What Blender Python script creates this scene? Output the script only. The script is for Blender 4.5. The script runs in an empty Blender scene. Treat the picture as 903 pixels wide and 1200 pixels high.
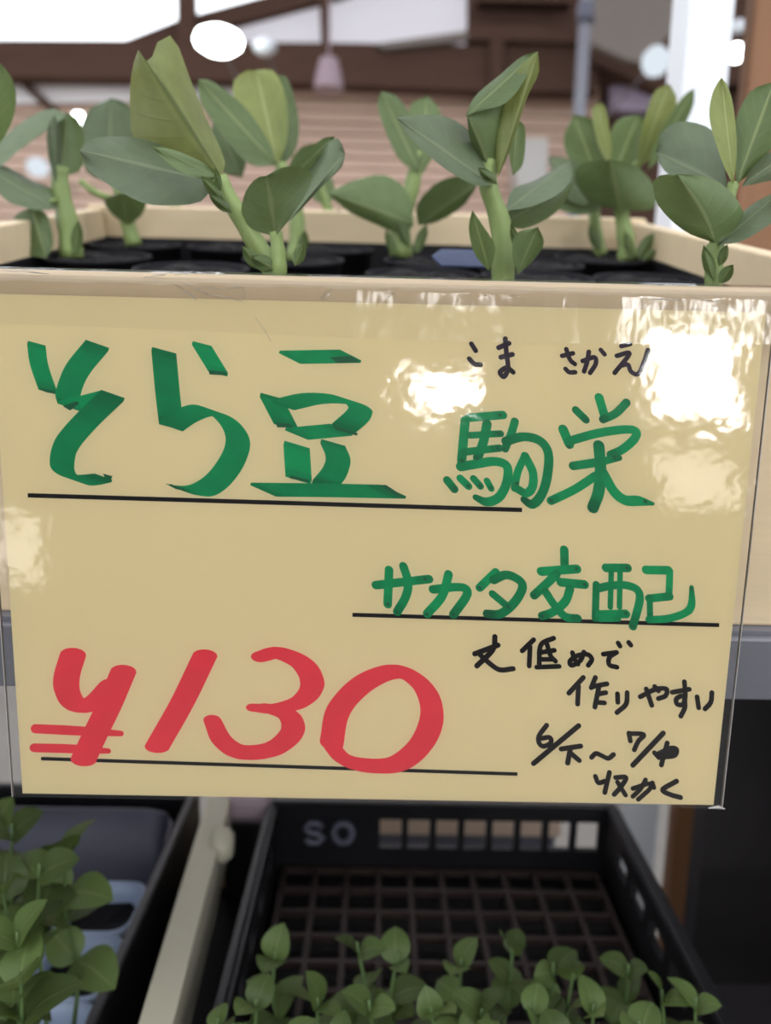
import bpy, bmesh, math, random
from mathutils import Vector, Matrix
random.seed(7)
sc = bpy.context.scene
COL = sc.collection

# ------------------------------------------------------------------ camera
EYE = 1.25
F = 906.0
CAM = Vector((0.00027, -0.30547, EYE))
PITCH, YAW, ROLL = math.radians(10.17), math.radians(-0.674), math.radians(1.335)
def cam_axes():
    f = Vector((0, math.cos(PITCH), -math.sin(PITCH))); u = Vector((0, math.sin(PITCH), math.cos(PITCH))); x = Vector((1, 0, 0))
    Rz = Matrix.Rotation(YAW, 3, 'Z'); x, u, f = Rz @ x, Rz @ u, Rz @ f
    c, s = math.cos(ROLL), math.sin(ROLL)
    return c * x + s * u, -s * x + c * u, f
AX, AU, AF = cam_axes()
cd = bpy.data.cameras.new('camera'); cam = bpy.data.objects.new('camera', cd); COL.objects.link(cam)
m = Matrix((AX, AU, -AF)).transposed().to_4x4(); m.translation = CAM; cam.matrix_world = m
cd.sensor_fit = 'VERTICAL'; cd.sensor_height = 24.0; cd.lens = 24.0 * F / 1200.0
cd.clip_start = 0.01; cd.clip_end = 200
cd.dof.use_dof = True; cd.dof.focus_distance = 0.31; cd.dof.aperture_fstop = 4.2
sc.camera = cam

# ------------------------------------------------------------------ sky, exposure
w = bpy.data.worlds.new('sky'); sc.world = w; w.use_nodes = True
bg = w.node_tree.nodes['Background']; bg.inputs[0].default_value = (0.91, 0.95, 1.0, 1); bg.inputs[1].default_value = 1.0
sc.view_settings.view_transform = 'Standard'; sc.view_settings.look = 'None'
sc.view_settings.gamma = 1; sc.view_settings.use_curve_mapping = False; sc.view_settings.exposure = 1.4
WINDOW_STRENGTH = 14.0

# ------------------------------------------------------------------ pixel helpers
def ray(px, py):
    return AF + AX * ((px - 451.5) / F) + AU * ((600.0 - py) / F)
def at_y(px, py, Y):
    d = ray(px, py); return CAM + d * ((Y - CAM.y) / d.y)
def at_z(px, py, Z):
    d = ray(px, py); return CAM + d * ((Z - CAM.z) / d.z)
def px_m(Y): return (Y - CAM.y) / F       # metres covered by one pixel at that distance

# ------------------------------------------------------------------ materials
def srgb(r, g, b):
    def c(v):
        v /= 255.0
        return v / 12.92 if v <= 0.04045 else ((v + 0.055) / 1.055) ** 2.4
    return (c(r), c(g), c(b), 1)
def mat(name, col, rough=0.6, var=0.12, scale=30.0, metal=0.0, spec=0.4, bump=0.0, bscale=200.0, stretch=(1, 1, 1), rnd=0.0):
    M = bpy.data.materials.new(name); M.use_nodes = True
    nt = M.node_tree; N = nt.nodes; L = nt.links; b = N['Principled BSDF']
    b.inputs['Roughness'].default_value = rough; b.inputs['Metallic'].default_value = metal
    b.inputs['Specular IOR Level'].default_value = spec
    tc = N.new('ShaderNodeTexCoord'); mp = N.new('ShaderNodeMapping'); mp.inputs['Scale'].default_value = stretch
    L.new(tc.outputs['Object'], mp.inputs[0])
    nz = N.new('ShaderNodeTexNoise'); nz.inputs['Scale'].default_value = scale; nz.inputs['Detail'].default_value = 4
    L.new(mp.outputs[0], nz.inputs['Vector'])
    mx = N.new('ShaderNodeMix'); mx.data_type = 'RGBA'
    mx.inputs[6].default_value = tuple(v * (1 - var) for v in col[:3]) + (1,)
    mx.inputs[7].default_value = tuple(min(1, v * (1 + var)) for v in col[:3]) + (1,)
    L.new(nz.outputs['Fac'], mx.inputs[0])
    out = mx.outputs[2]
    if rnd:
        oi = N.new('ShaderNodeObjectInfo'); hs = N.new('ShaderNodeHueSaturation')
        mr = N.new('ShaderNodeMapRange'); mr.inputs[3].default_value = 1 - rnd; mr.inputs[4].default_value = 1 + rnd
        L.new(oi.outputs['Random'], mr.inputs[0]); L.new(mr.outputs[0], hs.inputs['Value']); L.new(out, hs.inputs['Color']); out = hs.outputs[0]
    L.new(out, b.inputs['Base Color'])
    if bump:
        n2 = N.new('ShaderNodeTexNoise'); n2.inputs['Scale'].default_value = bscale; n2.inputs['Detail'].default_value = 5
        L.new(mp.outputs[0], n2.inputs['Vector'])
        bp = N.new('ShaderNodeBump'); bp.inputs['Strength'].default_value = bump; bp.inputs['Distance'].default_value = 0.002
        L.new(n2.outputs['Fac'], bp.inputs['Height']); L.new(bp.outputs[0], b.inputs['Normal'])
    return M
def emit(name, col, s):
    M = bpy.data.materials.new(name); M.use_nodes = True; nt = M.node_tree; nt.nodes.clear()
    e = nt.nodes.new('ShaderNodeEmission'); e.inputs[0].default_value = col; e.inputs[1].default_value = s
    o = nt.nodes.new('ShaderNodeOutputMaterial'); nt.links.new(e.outputs[0], o.inputs[0]); return M
def leafmat(name, col, vein, trans, rough=0.45, rnd=0.15):
    M = bpy.data.materials.new(name); M.use_nodes = True; nt = M.node_tree; N = nt.nodes; L = nt.links
    b = N['Principled BSDF']; b.inputs['Roughness'].default_value = rough; b.inputs['Specular IOR Level'].default_value = 0.3
    uv = N.new('ShaderNodeUVMap'); sp = N.new('ShaderNodeSeparateXYZ'); L.new(uv.outputs[0], sp.inputs[0])
    def mth(op, a, bb=None):
        n = N.new('ShaderNodeMath'); n.operation = op
        for i, v in enumerate((a, bb)):
            if v is None: continue
            if isinstance(v, (int, float)): n.inputs[i].default_value = v
            else: L.new(v, n.inputs[i])
        return n.outputs[0]
    av = mth('ABSOLUTE', mth('SUBTRACT', sp.outputs['Y'], 0.5))
    mr = N.new('ShaderNodeMapRange'); mr.inputs[1].default_value = 0.012; mr.inputs[2].default_value = 0.05; mr.inputs[3].default_value = 1; mr.inputs[4].default_value = 0
    L.new(av, mr.inputs[0])
    # side veins: slanted lines running out from the midrib
    ph = mth('SINE', mth('MULTIPLY', mth('SUBTRACT', sp.outputs['X'], mth('MULTIPLY', av, 0.5)), 46.0))
    vr = N.new('ShaderNodeMapRange'); vr.inputs[1].default_value = 0.86; vr.inputs[2].default_value = 1.0; vr.inputs[4].default_value = 0.16
    L.new(ph, vr.inputs[0])
    fac = mth('MAXIMUM', mr.outputs[0], vr.outputs[0])
    tc = N.new('ShaderNodeTexCoord'); nz = N.new('ShaderNodeTexNoise'); nz.inputs['Scale'].default_value = 90; nz.inputs['Detail'].default_value = 4
    L.new(tc.outputs['Object'], nz.inputs['Vector'])
    mx = N.new('ShaderNodeMix'); mx.data_type = 'RGBA'
    mx.inputs[6].default_value = tuple(v * .78 for v in col[:3]) + (1,); mx.inputs[7].default_value = tuple(v * 1.2 for v in col[:3]) + (1,)
    L.new(nz.outputs['Fac'], mx.inputs[0])
    m2 = N.new('ShaderNodeMix'); m2.data_type = 'RGBA'; L.new(fac, m2.inputs[0]); L.new(mx.outputs[2], m2.inputs[6]); m2.inputs[7].default_value = vein
    oi = N.new('ShaderNodeObjectInfo'); hs = N.new('ShaderNodeHueSaturation'); rr = N.new('ShaderNodeMapRange')
    rr.inputs[3].default_value = 1 - rnd; rr.inputs[4].default_value = 1 + rnd
    L.new(oi.outputs['Random'], rr.inputs[0]); L.new(rr.outputs[0], hs.inputs['Value']); L.new(m2.outputs[2], hs.inputs['Color'])
    L.new(hs.outputs[0], b.inputs['Base Color'])
    bp = N.new('ShaderNodeBump'); bp.inputs['Strength'].default_value = 0.35; bp.inputs['Distance'].default_value = 0.001
    L.new(fac, bp.inputs['Height']); L.new(bp.outputs[0], b.inputs['Normal'])
    t = N.new('ShaderNodeBsdfTranslucent'); tcol = N.new('ShaderNodeHueSaturation'); tcol.inputs['Hue'].default_value = 0.48; tcol.inputs['Saturation'].default_value = 1.15; tcol.inputs['Value'].default_value = 1.5
    L.new(hs.outputs[0], tcol.inputs['Color']); L.new(tcol.outputs[0], t.inputs[0])
    ms = N.new('ShaderNodeMixShader'); ms.inputs[0].default_value = trans
    L.new(b.outputs[0], ms.inputs[1]); L.new(t.outputs[0], ms.inputs[2]); L.new(ms.outputs[0], N['Material Output'].inputs[0])
    return M
def clearfilm(name, rough, bump, scale, stretch, haze, dist=0.001, refl=1.0):
    M = bpy.data.materials.new(name); M.use_nodes = True; nt = M.node_tree; N = nt.nodes; L = nt.links; N.clear()
    out = N.new('ShaderNodeOutputMaterial'); tr = N.new('ShaderNodeBsdfTransparent'); gl = N.new('ShaderNodeBsdfGlossy')
    gl.inputs['Roughness'].default_value = rough
    df = N.new('ShaderNodeBsdfDiffuse'); df.inputs[0].default_value = (.8, .8, .8, 1)
    fr = N.new('ShaderNodeFresnel'); fr.inputs['IOR'].default_value = 1.52
    tc = N.new('ShaderNodeTexCoord'); mp = N.new('ShaderNodeMapping'); mp.inputs['Scale'].default_value = stretch
    L.new(tc.outputs['Object'], mp.inputs[0])
    nz = N.new('ShaderNodeTexNoise'); nz.inputs['Scale'].default_value = scale; nz.inputs['Detail'].default_value = 3; nz.inputs['Roughness'].default_value = 0.55
    L.new(mp.outputs[0], nz.inputs['Vector'])
    bp = N.new('ShaderNodeBump'); bp.inputs['Strength'].default_value = bump; bp.inputs['Distance'].default_value = dist
    L.new(nz.outputs['Fac'], bp.inputs['Height']); L.new(bp.outputs[0], gl.inputs['Normal'])
    m1 = N.new('ShaderNodeMixShader'); m1.inputs[0].default_value = haze; L.new(tr.outputs[0], m1.inputs[1]); L.new(df.outputs[0], m1.inputs[2])
    ml = N.new('ShaderNodeMath'); ml.operation = 'MULTIPLY'; ml.inputs[1].default_value = refl; L.new(fr.outputs[0], ml.inputs[0])
    m2 = N.new('ShaderNodeMixShader'); L.new(ml.outputs[0], m2.inputs[0]); L.new(m1.outputs[0], m2.inputs[1]); L.new(gl.outputs[0], m2.inputs[2])
    L.new(m2.outputs[0], out.inputs[0]); return M
def sheetmat(name, col, trans):
    M = mat(name, col, 0.5, 0.06, 3.0); nt = M.node_tree; N = nt.nodes; L = nt.links
    t = N.new('ShaderNodeBsdfTranslucent'); t.inputs[0].default_value = col
    ms = N.new('ShaderNodeMixShader'); ms.inputs[0].default_value = trans
    L.new(N['Principled BSDF'].outputs[0], ms.inputs[1]); L.new(t.outputs[0], ms.inputs[2]); L.new(ms.outputs[0], N['Material Output'].inputs[0]); return M

PAPER = mat('yellow_paper', (.86, .725, .425, 1), 0.7, 0.03, 12, spec=.2)
FILM = clearfilm('laminate_film', 0.05, 0.20, 46, (1, 1, 1), 0.005, 0.0012, 1.0)
TAPE = clearfilm('clear_tape', 0.14, 0.30, 60, (1, 1, .5), 0.010, 0.003, .9)
FEDGE = mat('film_edge', srgb(150, 146, 142), 0.35, 0.1, 60, spec=.6)
def inkmat(name, col, dark, var, scale):
    M = mat(name, col, .5, var, scale, spec=.15); nt = M.node_tree; N = nt.nodes; L = nt.links; b = N['Principled BSDF']
    at = N.new('ShaderNodeAttribute'); at.attribute_name = 'ink_load'
    mx = N.new('ShaderNodeMix'); mx.data_type = 'RGBA'; mx.inputs[7].default_value = dark
    src = b.inputs['Base Color'].links[0].from_socket
    L.new(src, mx.inputs[6]); L.new(at.outputs['Fac'], mx.inputs[0]); L.new(mx.outputs[2], b.inputs['Base Color']); return M
GREEN = inkmat('green_ink', (.002, .36, .125, 1), (.001, .115, .045, 1), .22, 120)
GREEND = mat('dark_green_ink', (.001, .12, .048, 1), 0.5, 0.2, 90, spec=.3)
BLACK = mat('black_ink', (.007, .005, .006, 1), 0.5, 0.3, 120, spec=.15)
PURPLE = inkmat('faded_black_ink', (.040, .026, .046, 1), (.008, .005, .008, 1), .5, 160)
RED = mat('red_ink', (.86, .055, .085, 1), 0.55, 0.12, 60, spec=.2)
CREAM = mat('cream_wood', srgb(216, 194, 160), 0.55, 0.10, 12, stretch=(1, 6, 6), bump=.1, bscale=60)
RAILM = mat('weathered_rail', srgb(196, 190, 168), 0.55, 0.08, 12, stretch=(6, 1, 6))
CREAMD = mat('tan_wood', srgb(190, 155, 105), 0.55, 0.12, 12, stretch=(1, 6, 6))
SOIL = mat('dark_soil', srgb(22, 19, 19), 0.9, 0.5, 150, bump=1.0, bscale=180)
BPLAST = mat('black_plastic', srgb(20, 19, 23), 0.42, 0.2, 40, spec=.5)
POTB = mat('matt_black_pot', srgb(22, 21, 25), .75, .3, 60, spec=.15)
STEM = mat('bean_stem', (.19, .25, .085, 1), 0.5, 0.45, 60, spec=.3, stretch=(1, 1, .35), bump=.4, bscale=160)
PSTEM = mat('pea_stem', (.10, .16, .055, 1), 0.5, 0.2, 50, spec=.3)
L_GREY = leafmat('bean_leaf_glaucous', (.112, .146, .082, 1), (.16, .20, .11, 1), .18)
L_MID = leafmat('bean_leaf_green', (.105, .150, .060, 1), (.21, .26, .11, 1), .30)
L_YOUNG_LIT = leafmat('bean_leaf_young_backlit', (.20, .235, .080, 1), (.29, .33, .14, 1), .38)  # young yellow-green, with some backlight put into the colour
L_STAR = leafmat('bean_leaf_folded_backlit', (.175, .20, .068, 1), (.10, .125, .038, 1), .38)  # yellow-green lightened partly for light coming through the blade
L_DARK = leafmat('bean_leaf_mature', (.105, .150, .060, 1), (.16, .20, .09, 1), .22)
L_PEA = leafmat('pea_leaf', (.105, .155, .048, 1), (.15, .20, .07, 1), .30, rnd=.4)
STEEL = mat('grey_steel', srgb(120, 120, 128), 0.45, 0.1, 25, metal=.3)
RACK = mat('black_board', srgb(28, 24, 27), 0.6, 0.2, 14)
WHITE = mat('white_paint', srgb(222, 224, 228), 0.45, 0.05, 20)
GREYW = mat('grey_white_box', srgb(186, 182, 176), .5, .05, 20)
ORANGE = mat('orange_wood', srgb(126, 86, 56), 0.6, 0.15, 8, stretch=(8, 8, 1))
BROWNL = mat('brown_timber', srgb(82, 62, 53), 0.85, 0.18, 5, spec=.05, stretch=(1, 6, 6))
PLANK = mat('beige_board', srgb(206, 176, 156), 0.65, 0.12, 4, stretch=(1, 8, 8), rnd=.07)
SHEET = sheetmat('roof_sheet', (.78, .76, .78, 1), .75)
PALE = mat('pale_sheet', srgb(232, 226, 226), .6, .05, 3)
TANP = mat('tan_panel', srgb(118, 109, 101), 0.6, 0.08, 4)
LILAC = mat('lilac_board', srgb(180, 165, 185), 0.6, 0.05, 5)
PINK = mat('pinkish_plastic', srgb(160, 140, 148), 0.5, 0.05, 5)
GREYP = mat('grey_plastic', srgb(92, 92, 106), 0.45, 0.12, 14)
POTW = mat('pale_blue_pot', srgb(170, 185, 212), 0.4, 0.08, 30)
CONC = mat('concrete', srgb(130, 126, 120), 0.9, 0.15, 3)
PLUG = mat('plug_tray', srgb(50, 38, 34), 0.6, 0.25, 60)
WALLM = mat('wall_paint', srgb(70, 64, 60), 0.9, 0.08, 2)
LENS = emit('lamp_lens', (.95, 1, .97, 1), 6.0)
LENSU = mat('unlit_lens', srgb(215, 220, 226), .35, .03, 8)
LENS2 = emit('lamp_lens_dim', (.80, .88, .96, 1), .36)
WINM = emit('daylit_frosted_pane', (1, .99, .97, 1), WINDOW_STRENGTH)
WINM2 = emit('daylit_dim_pane', (1, .93, .82, 1), WINDOW_STRENGTH * .22)

# ------------------------------------------------------------------ mesh helpers
def mesh(name, V, Fc, material, parent=None, smooth=False, uv=None):
    me = bpy.data.meshes.new(name); me.from_pydata([tuple(v) for v in V], [], Fc)
    if uv is not None:
        lay = me.uv_layers.new(name='UVMap')
        for l in me.loops: lay.data[l.index].uv = uv[l.vertex_index]
    me.materials.append(material)
    if smooth:
        for p in me.polygons: p.use_smooth = True
    me.update()
    o = bpy.data.objects.new(name, me); COL.objects.link(o)
    if parent is not None: o.parent = parent
    return o
def tag(o, label, cat, group=None):
    o['label'] = label; o['category'] = cat
    if group: o['group'] = group
    return o
def struct(o):
    o['kind'] = 'structure'; return o
def thing(name, label, cat, loc=(0, 0, 0), group=None, mw=None):
    o = bpy.data.objects.new(name, None); COL.objects.link(o); o.empty_display_size = .02
    if mw is not None: o.matrix_world = mw
    else: o.location = loc
    return tag(o, label, cat, group)
def boxgeo(x0, x1, y0, y1, z0, z1, b=0.0):
    bm = bmesh.new(); r = bmesh.ops.create_cube(bm, size=1)
    for v in bm.verts: v.co = Vector(((x0 + x1) / 2 + v.co.x * (x1 - x0), (y0 + y1) / 2 + v.co.y * (y1 - y0), (z0 + z1) / 2 + v.co.z * (z1 - z0)))
    if b: bmesh.ops.bevel(bm, geom=list(bm.edges), offset=b, segments=2, affect='EDGES', profile=.5)
    bm.verts.index_update(); V = [v.co.copy() for v in bm.verts]; Fc = [[v.index for v in f.verts] for f in bm.faces]; bm.free()
    return V, Fc
def box(name, x0, x1, y0, y1, z0, z1, material, parent=None, b=0.0):
    V, Fc = boxgeo(x0, x1, y0, y1, z0, z1, b); return mesh(name, V, Fc, material, parent)
def merge(parts):
    V, Fc = [], []
    for v, f in parts:
        n = len(V); V += list(v); Fc += [[i + n for i in q] for q in f]
    return V, Fc
def slab(name, poly, Y, th, material, parent=None):
    """polygon given by photo pixels on the plane y=Y, with real thickness th"""
    P = [at_y(x, y, Y) for x, y in poly]; n = len(P)
    V = P + [p + Vector((0, th, 0)) for p in P]
    Fc = [list(range(n)), list(range(2 * n - 1, n - 1, -1))] + [[i, i + n, (i + 1) % n + n, (i + 1) % n] for i in range(n)]
    return mesh(name, V, Fc, material, parent)
def tube(path, radii, seg=8, ridge=0.0):
    P = [Vector(p) for p in path]; V = []; Fc = []
    if not isinstance(radii, (list, tuple)): radii = [radii] * len(P)
    prev = None
    for i, p in enumerate(P):
        d = (P[min(i + 1, len(P) - 1)] - P[max(i - 1, 0)]).normalized()
        a = (Vector((1, 0, 0)) if abs(d.x) < .9 else Vector((0, 1, 0))) if prev is None else prev
        a = (a - d * a.dot(d)).normalized(); prev = a; bb = d.cross(a)
        for k in range(seg):
            t = 2 * math.pi * k / seg; V.append(p + (a * math.cos(t) + bb * math.sin(t)) * radii[i] * (1 + ridge * math.cos(4 * t)))
    n = len(P)
    for i in range(n - 1):
        for k in range(seg):
            Fc.append([i * seg + k, i * seg + (k + 1) % seg, (i + 1) * seg + (k + 1) % seg, (i + 1) * seg + k])
    Fc.append(list(range(seg))[::-1]); Fc.append([(n - 1) * seg + k for k in range(seg)])
    return V, Fc
def catmull(P, n=6):
    P = [Vector(p) for p in P]
    if len(P) < 3:
        return [P[0].lerp(P[-1], k / n) for k in range(n + 1)]
    out = []; Q = [P[0] * 2 - P[1]] + P + [P[-1] * 2 - P[-2]]
    for i in range(1, len(Q) - 2):
        a, b, c, d = Q[i - 1:i + 3]
        for k in range(n):
            t = k / n
            out.append(.5 * ((2 * b) + (c - a) * t + (2 * a - 5 * b + 4 * c - d) * t * t + (3 * b - a - 3 * c + d) * t ** 3))
    out.append(P[-1]); return out
def lathe(prof, seg=20):
    V = []; Fc = []
    for r, z in prof:
        for k in range(seg):
            t = 2 * math.pi * k / seg; V.append(Vector((r * math.cos(t), r * math.sin(t), z)))
    for i in range(len(prof) - 1):
        for k in range(seg):
            Fc.append([i * seg + k, i * seg + (k + 1) % seg, (i + 1) * seg + (k + 1) % seg, (i + 1) * seg + k])
    return V, Fc

# ================================================================== the place (setting)
struct(box('floor', -40, 40, -40, 40, -.1, 0, CONC))
# pale light-passing roof sheets over the shed; the rack stands at its open front edge
struct(box('ceiling', -7, 7, .3, 5.6, 4.3, 4.31, SHEET))
struct(box('wall_right', 6.9, 7, .3, 9, 0, 4.3, WALLM))

# wall behind the camera with daylit frosted windows (they mirror in the laminated sign)
def mirror_pt(px, py, Yw):
    d = ray(px, py); s = (0.0 - CAM.y) / d.y; p = CAM + d * s
    return Vector((p.x + d.x * (Yw / -d.y), Yw, p.z + d.z * (Yw / -d.y)))
BW = -3.0
wins = []
for n, (x0, x1, y0, y1, mm) in enumerate([(760, 872, 386, 492, WINM), (474, 560, 440, 478, WINM), (768, 858, 532, 588, WINM2), (0, 50, 604, 682, WINM2)]):
    a, b = mirror_pt(x0, y1, BW), mirror_pt(x1, y0, BW); wins.append((a.x, b.x, a.z, b.z, mm))
struct(box('wall_back', -7, 7, BW - .12, BW - .02, 0, 1.9, WALLM))
for i, (x0, x1, z0, z1, mm) in enumerate(wins):
    wo = struct(box('window_%d_offscreen' % (i + 1), x0 - .03, x1 + .03, BW - .02, BW + .005, z0 - .03, z1 + .03, WHITE))
    box('window_pane_offscreen', x0, x1, BW + .006, BW + .012, z0, z1, mm, wo)
    if i == 0: box('mullion', x0, x1, BW + .012, BW + .03, (z0 * .45 + z1 * .55) - .008, (z0 * .45 + z1 * .55) + .008, WHITE, wo)

# far end of the shed -------------------------------------------------
FY = 5.0
pl_r = at_y(700, 150, FY).x
wf = struct(box('wall_far', pl_r, 6.9, FY + .03, FY + .12, 0, 4.3, BROWNL))
wl = struct(box('wall_left', -6.9, pl_r, FY + .03, FY + .12, 0, at_y(690, 98, FY).z, BROWNL))
ztop = at_y(690, 98, FY).z
pv, pf = boxgeo(-6.9 - 0, pl_r, FY, FY + .03, -.0315, .0, .004); pm = None
zz = ztop; i = 0
while zz > 1.6:
    # lapped boards, each a little proud at its lower edge
    if pm is None:
        o = mesh('plank', pv, pf, PLANK, wl); pm = o.data
        o.data.materials.clear(); o.data.materials.append(PLANK)
        # full height of the board
        for v in pm.vertices: v.co.z *= 2.0
        for v in pm.vertices:
            if v.co.z < -.03: v.co.y -= .014
    else:
        o = bpy.data.objects.new('plank', pm); COL.objects.link(o); o.parent = wl
    o.location = (0, 0, zz); zz -= .069; i += 1
# beams and roof pieces by the openings to the sky
tr = struct(slab('trim_1', [(-330, 45), (145, 47), (240, 49), (240, 93), (-330, 86)], FY - .25, .12, BROWNL))
tr2 = struct(slab('trim_7', [(240, 49), (390, 50), (560, 53), (700, 53), (700, 108), (560, 106), (240, 93)], FY - .25, .12, BROWNL))
t2 = struct(slab('trim_2', [(206, -110), (225, -110), (227, 50), (208, 50)], FY - .22, .10, BROWNL))
t3 = struct(slab('trim_3', [(145, 48), (214, 21), (345, -14), (520, -70), (560, -70), (400, -6), (232, 38), (216, 48)], FY - .12, .08, BROWNL))
s1 = struct(slab('roof_sheet', [(232, 38), (300, 20), (400, -8), (560, -70), (760, -110), (560, 56), (232, 56)], FY - .02, .01, SHEET)); s1.name = 'wall_far_sheet'
t4 = struct(slab('trim_4', [(371, -60), (383, -60), (386, 50), (376, 50)], FY - .14, .06, BROWNL))
s2 = struct(slab('wall_far_sheet', [(-330, 80), (330, 88), (330, 116), (-330, 128)], FY - .06, .01, PALE))
t5 = struct(slab('trim_5', [(0, 76), (10, 76), (66, 126), (56, 130)], FY - .1, .04, BROWNL))
t6 = struct(slab('trim_6', [(440, 51), (546, 36), (549, 46), (450, 57)], FY - .3, .05, TANP))
# dark timber work on the right half
db = struct(slab('wall_far_timber', [(548, -110), (800, -110), (960, -110), (960, 98), (548, 98)], FY - .12, .06, BROWNL))
for poly in ([(560, -8), (670, -6), (670, 3), (560, 1)], [(548, 28), (690, 32), (690, 50), (548, 46)], [(690, 52), (800, 100), (800, 118), (690, 70)], [(574, 40), (590, 40), (589, 100), (575, 100)]):
    slab('beam', poly, FY - .3, .12, BROWNL, db)
tag(slab('roof_panel', [(698, -30), (800, -30), (800, 20), (757, 74), (735, 70), (688, 48)], 4.2, .05, TANP), 'tan sloping panel under the roof beyond the metal pole', 'panel')
tag(slab('notice_board', [(718, 96), (766, 97), (765, 130), (718, 128)], FY - .1, .14, LILAC), 'small lilac board hung on the brown timber wall', 'board')
tag(slab('white_box', [(604, 162), (642, 162), (641, 218), (605, 218)], FY - .25, .26, GREYW), 'white box mounted in front of the beige board wall', 'box')
p = at_y(385, 92, 4.4)
tag(mesh('hanging_shade', *[*merge([lathe([(.0, .10), (.05, .10), (.07, .03), (.085, -.06), (.0, -.06)], 16), tube([(0, 0, .1), (0, 0, 4.3 - p.z)], .006)])], PINK), 'pinkish lamp shade hanging on a cord from the roof', 'lamp shade').location = p

# round high-bay lamps, and two glowing lenses added in place of daylight gaps
def bay(px, py, Y, wpx, hpx, glow, label):
    p = at_y(px, py, Y); r = wpx * px_m(Y) / 2; h = hpx * px_m(Y) / 2
    t = thing('bay_lamp', label, 'lamp', p)
    V, Fc = lathe([(.001, -h), (r * .6, -h * .85), (r * .93, -h * .4), (r, 0), (r * .9, h * .5), (r * .5, h * .9), (.001, h)], 24)
    mesh('lens', V, Fc, glow, t, True)
    mesh('bracket', *tube([(0, r * .8, 0), (0, FY + .02 - Y, 0)], .006), STEEL, t)
bay(256, 48, 3.6, 51, 25, LENS, 'bright oval bay lamp hanging before the brown post')
bay(310, 55, 3.9, 26, 16, LENSU, 'unlit pale round bay lamp hanging beside the bright oval one')
bay(862, 62, 3.4, 17, 18, LENS, 'small bright round lamp beside the white post')
bay(865, 31, 3.6, 15, 14, LENSU, 'small unlit round lamp above the small bright one')
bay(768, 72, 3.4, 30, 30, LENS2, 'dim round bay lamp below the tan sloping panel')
bay(92, 143, 4.4, 14, 20, LENS, 'small glowing lens standing in for a light gap in the beige boards')  # added glow for a bright gap, not a real lamp
bay(44, 196, 4.4, 24, 20, LENS2, 'wide dim glowing lens standing in for daylight low at the beige boards')  # added glow for a glimpse of daylight, not a real lamp

# posts
def post(name, label, pxl, pxr, y, Y, depth, material, z1=4.3, face=None):
    a, b = at_y(pxl, y, Y), at_y(pxr, y, Y)
    return tag(box(name, a.x, b.x, Y, Y + depth, 0, z1, material, None, .004), label, 'post')
a, b = at_y(803, 60, .64), at_y(857, 60, .64)
wp = thing('white_post', 'square white painted steel post behind the wooden crate', 'post', (0, 0, 0))
box('shaft', a.x, b.x, .64, .70, 0, 4.3, WHITE, wp, .004)
box('lit_edge_strip', a.x - .002, a.x + .011, .634, .64, 0, 4.3, WHITE, wp, .001)  # strip added for the light on the post's left face
post('conduit_post', 'thin grey conduit beside the white post', 790, 799, 60, .72, .012, STEEL)
post('wooden_post', 'orange brown wooden post right of the white post', 880, 960, 60, .66, .03, ORANGE)
a = at_y(682, 80, 3.0)
po = thing('metal_pole', 'slim grey metal pole standing before the dark timbers', 'pole', (a.x, 3.0, 0))
mesh('tube', *tube([(0, 0, 0), (0, 0, 4.3)], .026, 12), STEEL, po, True)
mesh('clamp', *lathe([(.026, at_y(682, 5, 3).z), (.034, at_y(682, 5, 3).z), (.034, at_y(682, 28, 3).z), (.026, at_y(682, 28, 3).z)], 12), GREYP, po, True)

# ================================================================== display rack
rk = thing('display_rack', 'black two tier display rack with grey steel shelf lip', 'rack', (0, 0, 0))
LZ = EYE - .41 - .095         # lower shelf top
box('lower_shelf', -.62, at_z(722, 962, EYE - .41).x, -.28, .46, LZ - .03, LZ, RACK, rk, .002); box('lower_shelf', at_z(722, 962, EYE - .41).x, .62, -.28, .27, LZ - .03, LZ, RACK, rk, .002)
pr = at_y(827, 950, .47).x
box('side_panel', pr, pr + .105, .47, .50, 0, 1.19, RACK, rk, .002); box('side_panel', pr + .111, pr + .30, .47, .50, 0, 1.19, RACK, rk, .002)
box('side_panel', -.66, -.62, -.28, .50, 0, 1.19, RACK, rk, .002)
box('side_panel', .62, .66, -.28, .50, 0, 1.12, RACK, rk, .002)

TILT = math.atan(.25)
RZ = at_y(451, 331, 0.0).z
CM = Matrix.Translation((0, .0, RZ)) @ Matrix.Rotation(TILT, 4, 'X')   # crate frame: near top edge, x right, y to the back, z out of the crate
CW0, CW1, CD, CH, TH = -.262, .236, .445, .150, .014
SOILD = .027
def crate_pt(x, y, z): return CM @ Vector((x, y, z))
def soil_px(px, py, off=SOILD):
    d = ray(px, py); n = CM.to_3x3() @ Vector((0, 0, 1)); o = crate_pt(0, 0, -off); s = (o - CAM).dot(n) / d.dot(n); return CAM + d * s
def soil_at(x, Y):           # point of the soil plane above world x, y
    n = CM.to_3x3() @ Vector((0, 0, 1)); o = crate_pt(0, 0, -SOILD)
    return Vector((x, Y, o.z - ((x - o.x) * n.x + (Y - o.y) * n.y) / n.z))
cr = thing('wooden_crate', 'cream wooden crate tilted on the shelf and full of bean seedlings', 'crate', mw=CM)
box('front_board', CW0, CW1, 0, TH, -CH, 0, CREAM, cr, .0015)
box('back_board', CW0, CW1, CD - TH, CD, -CH, .002, CREAM, cr, .0015)
box('side_board', CW0, CW0 + TH, TH, CD - TH, -CH, -.001, CREAM, cr, .0015)
box('side_board', CW1 - TH, CW1, TH, CD - TH, -CH, -.001, CREAM, cr, .0015)
box('black_liner', CW0 + TH + .001, CW1 - TH - .001, CD - TH - .002, CD - TH - .001, -CH + .011, -SOILD + .003, BPLAST, cr)
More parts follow.
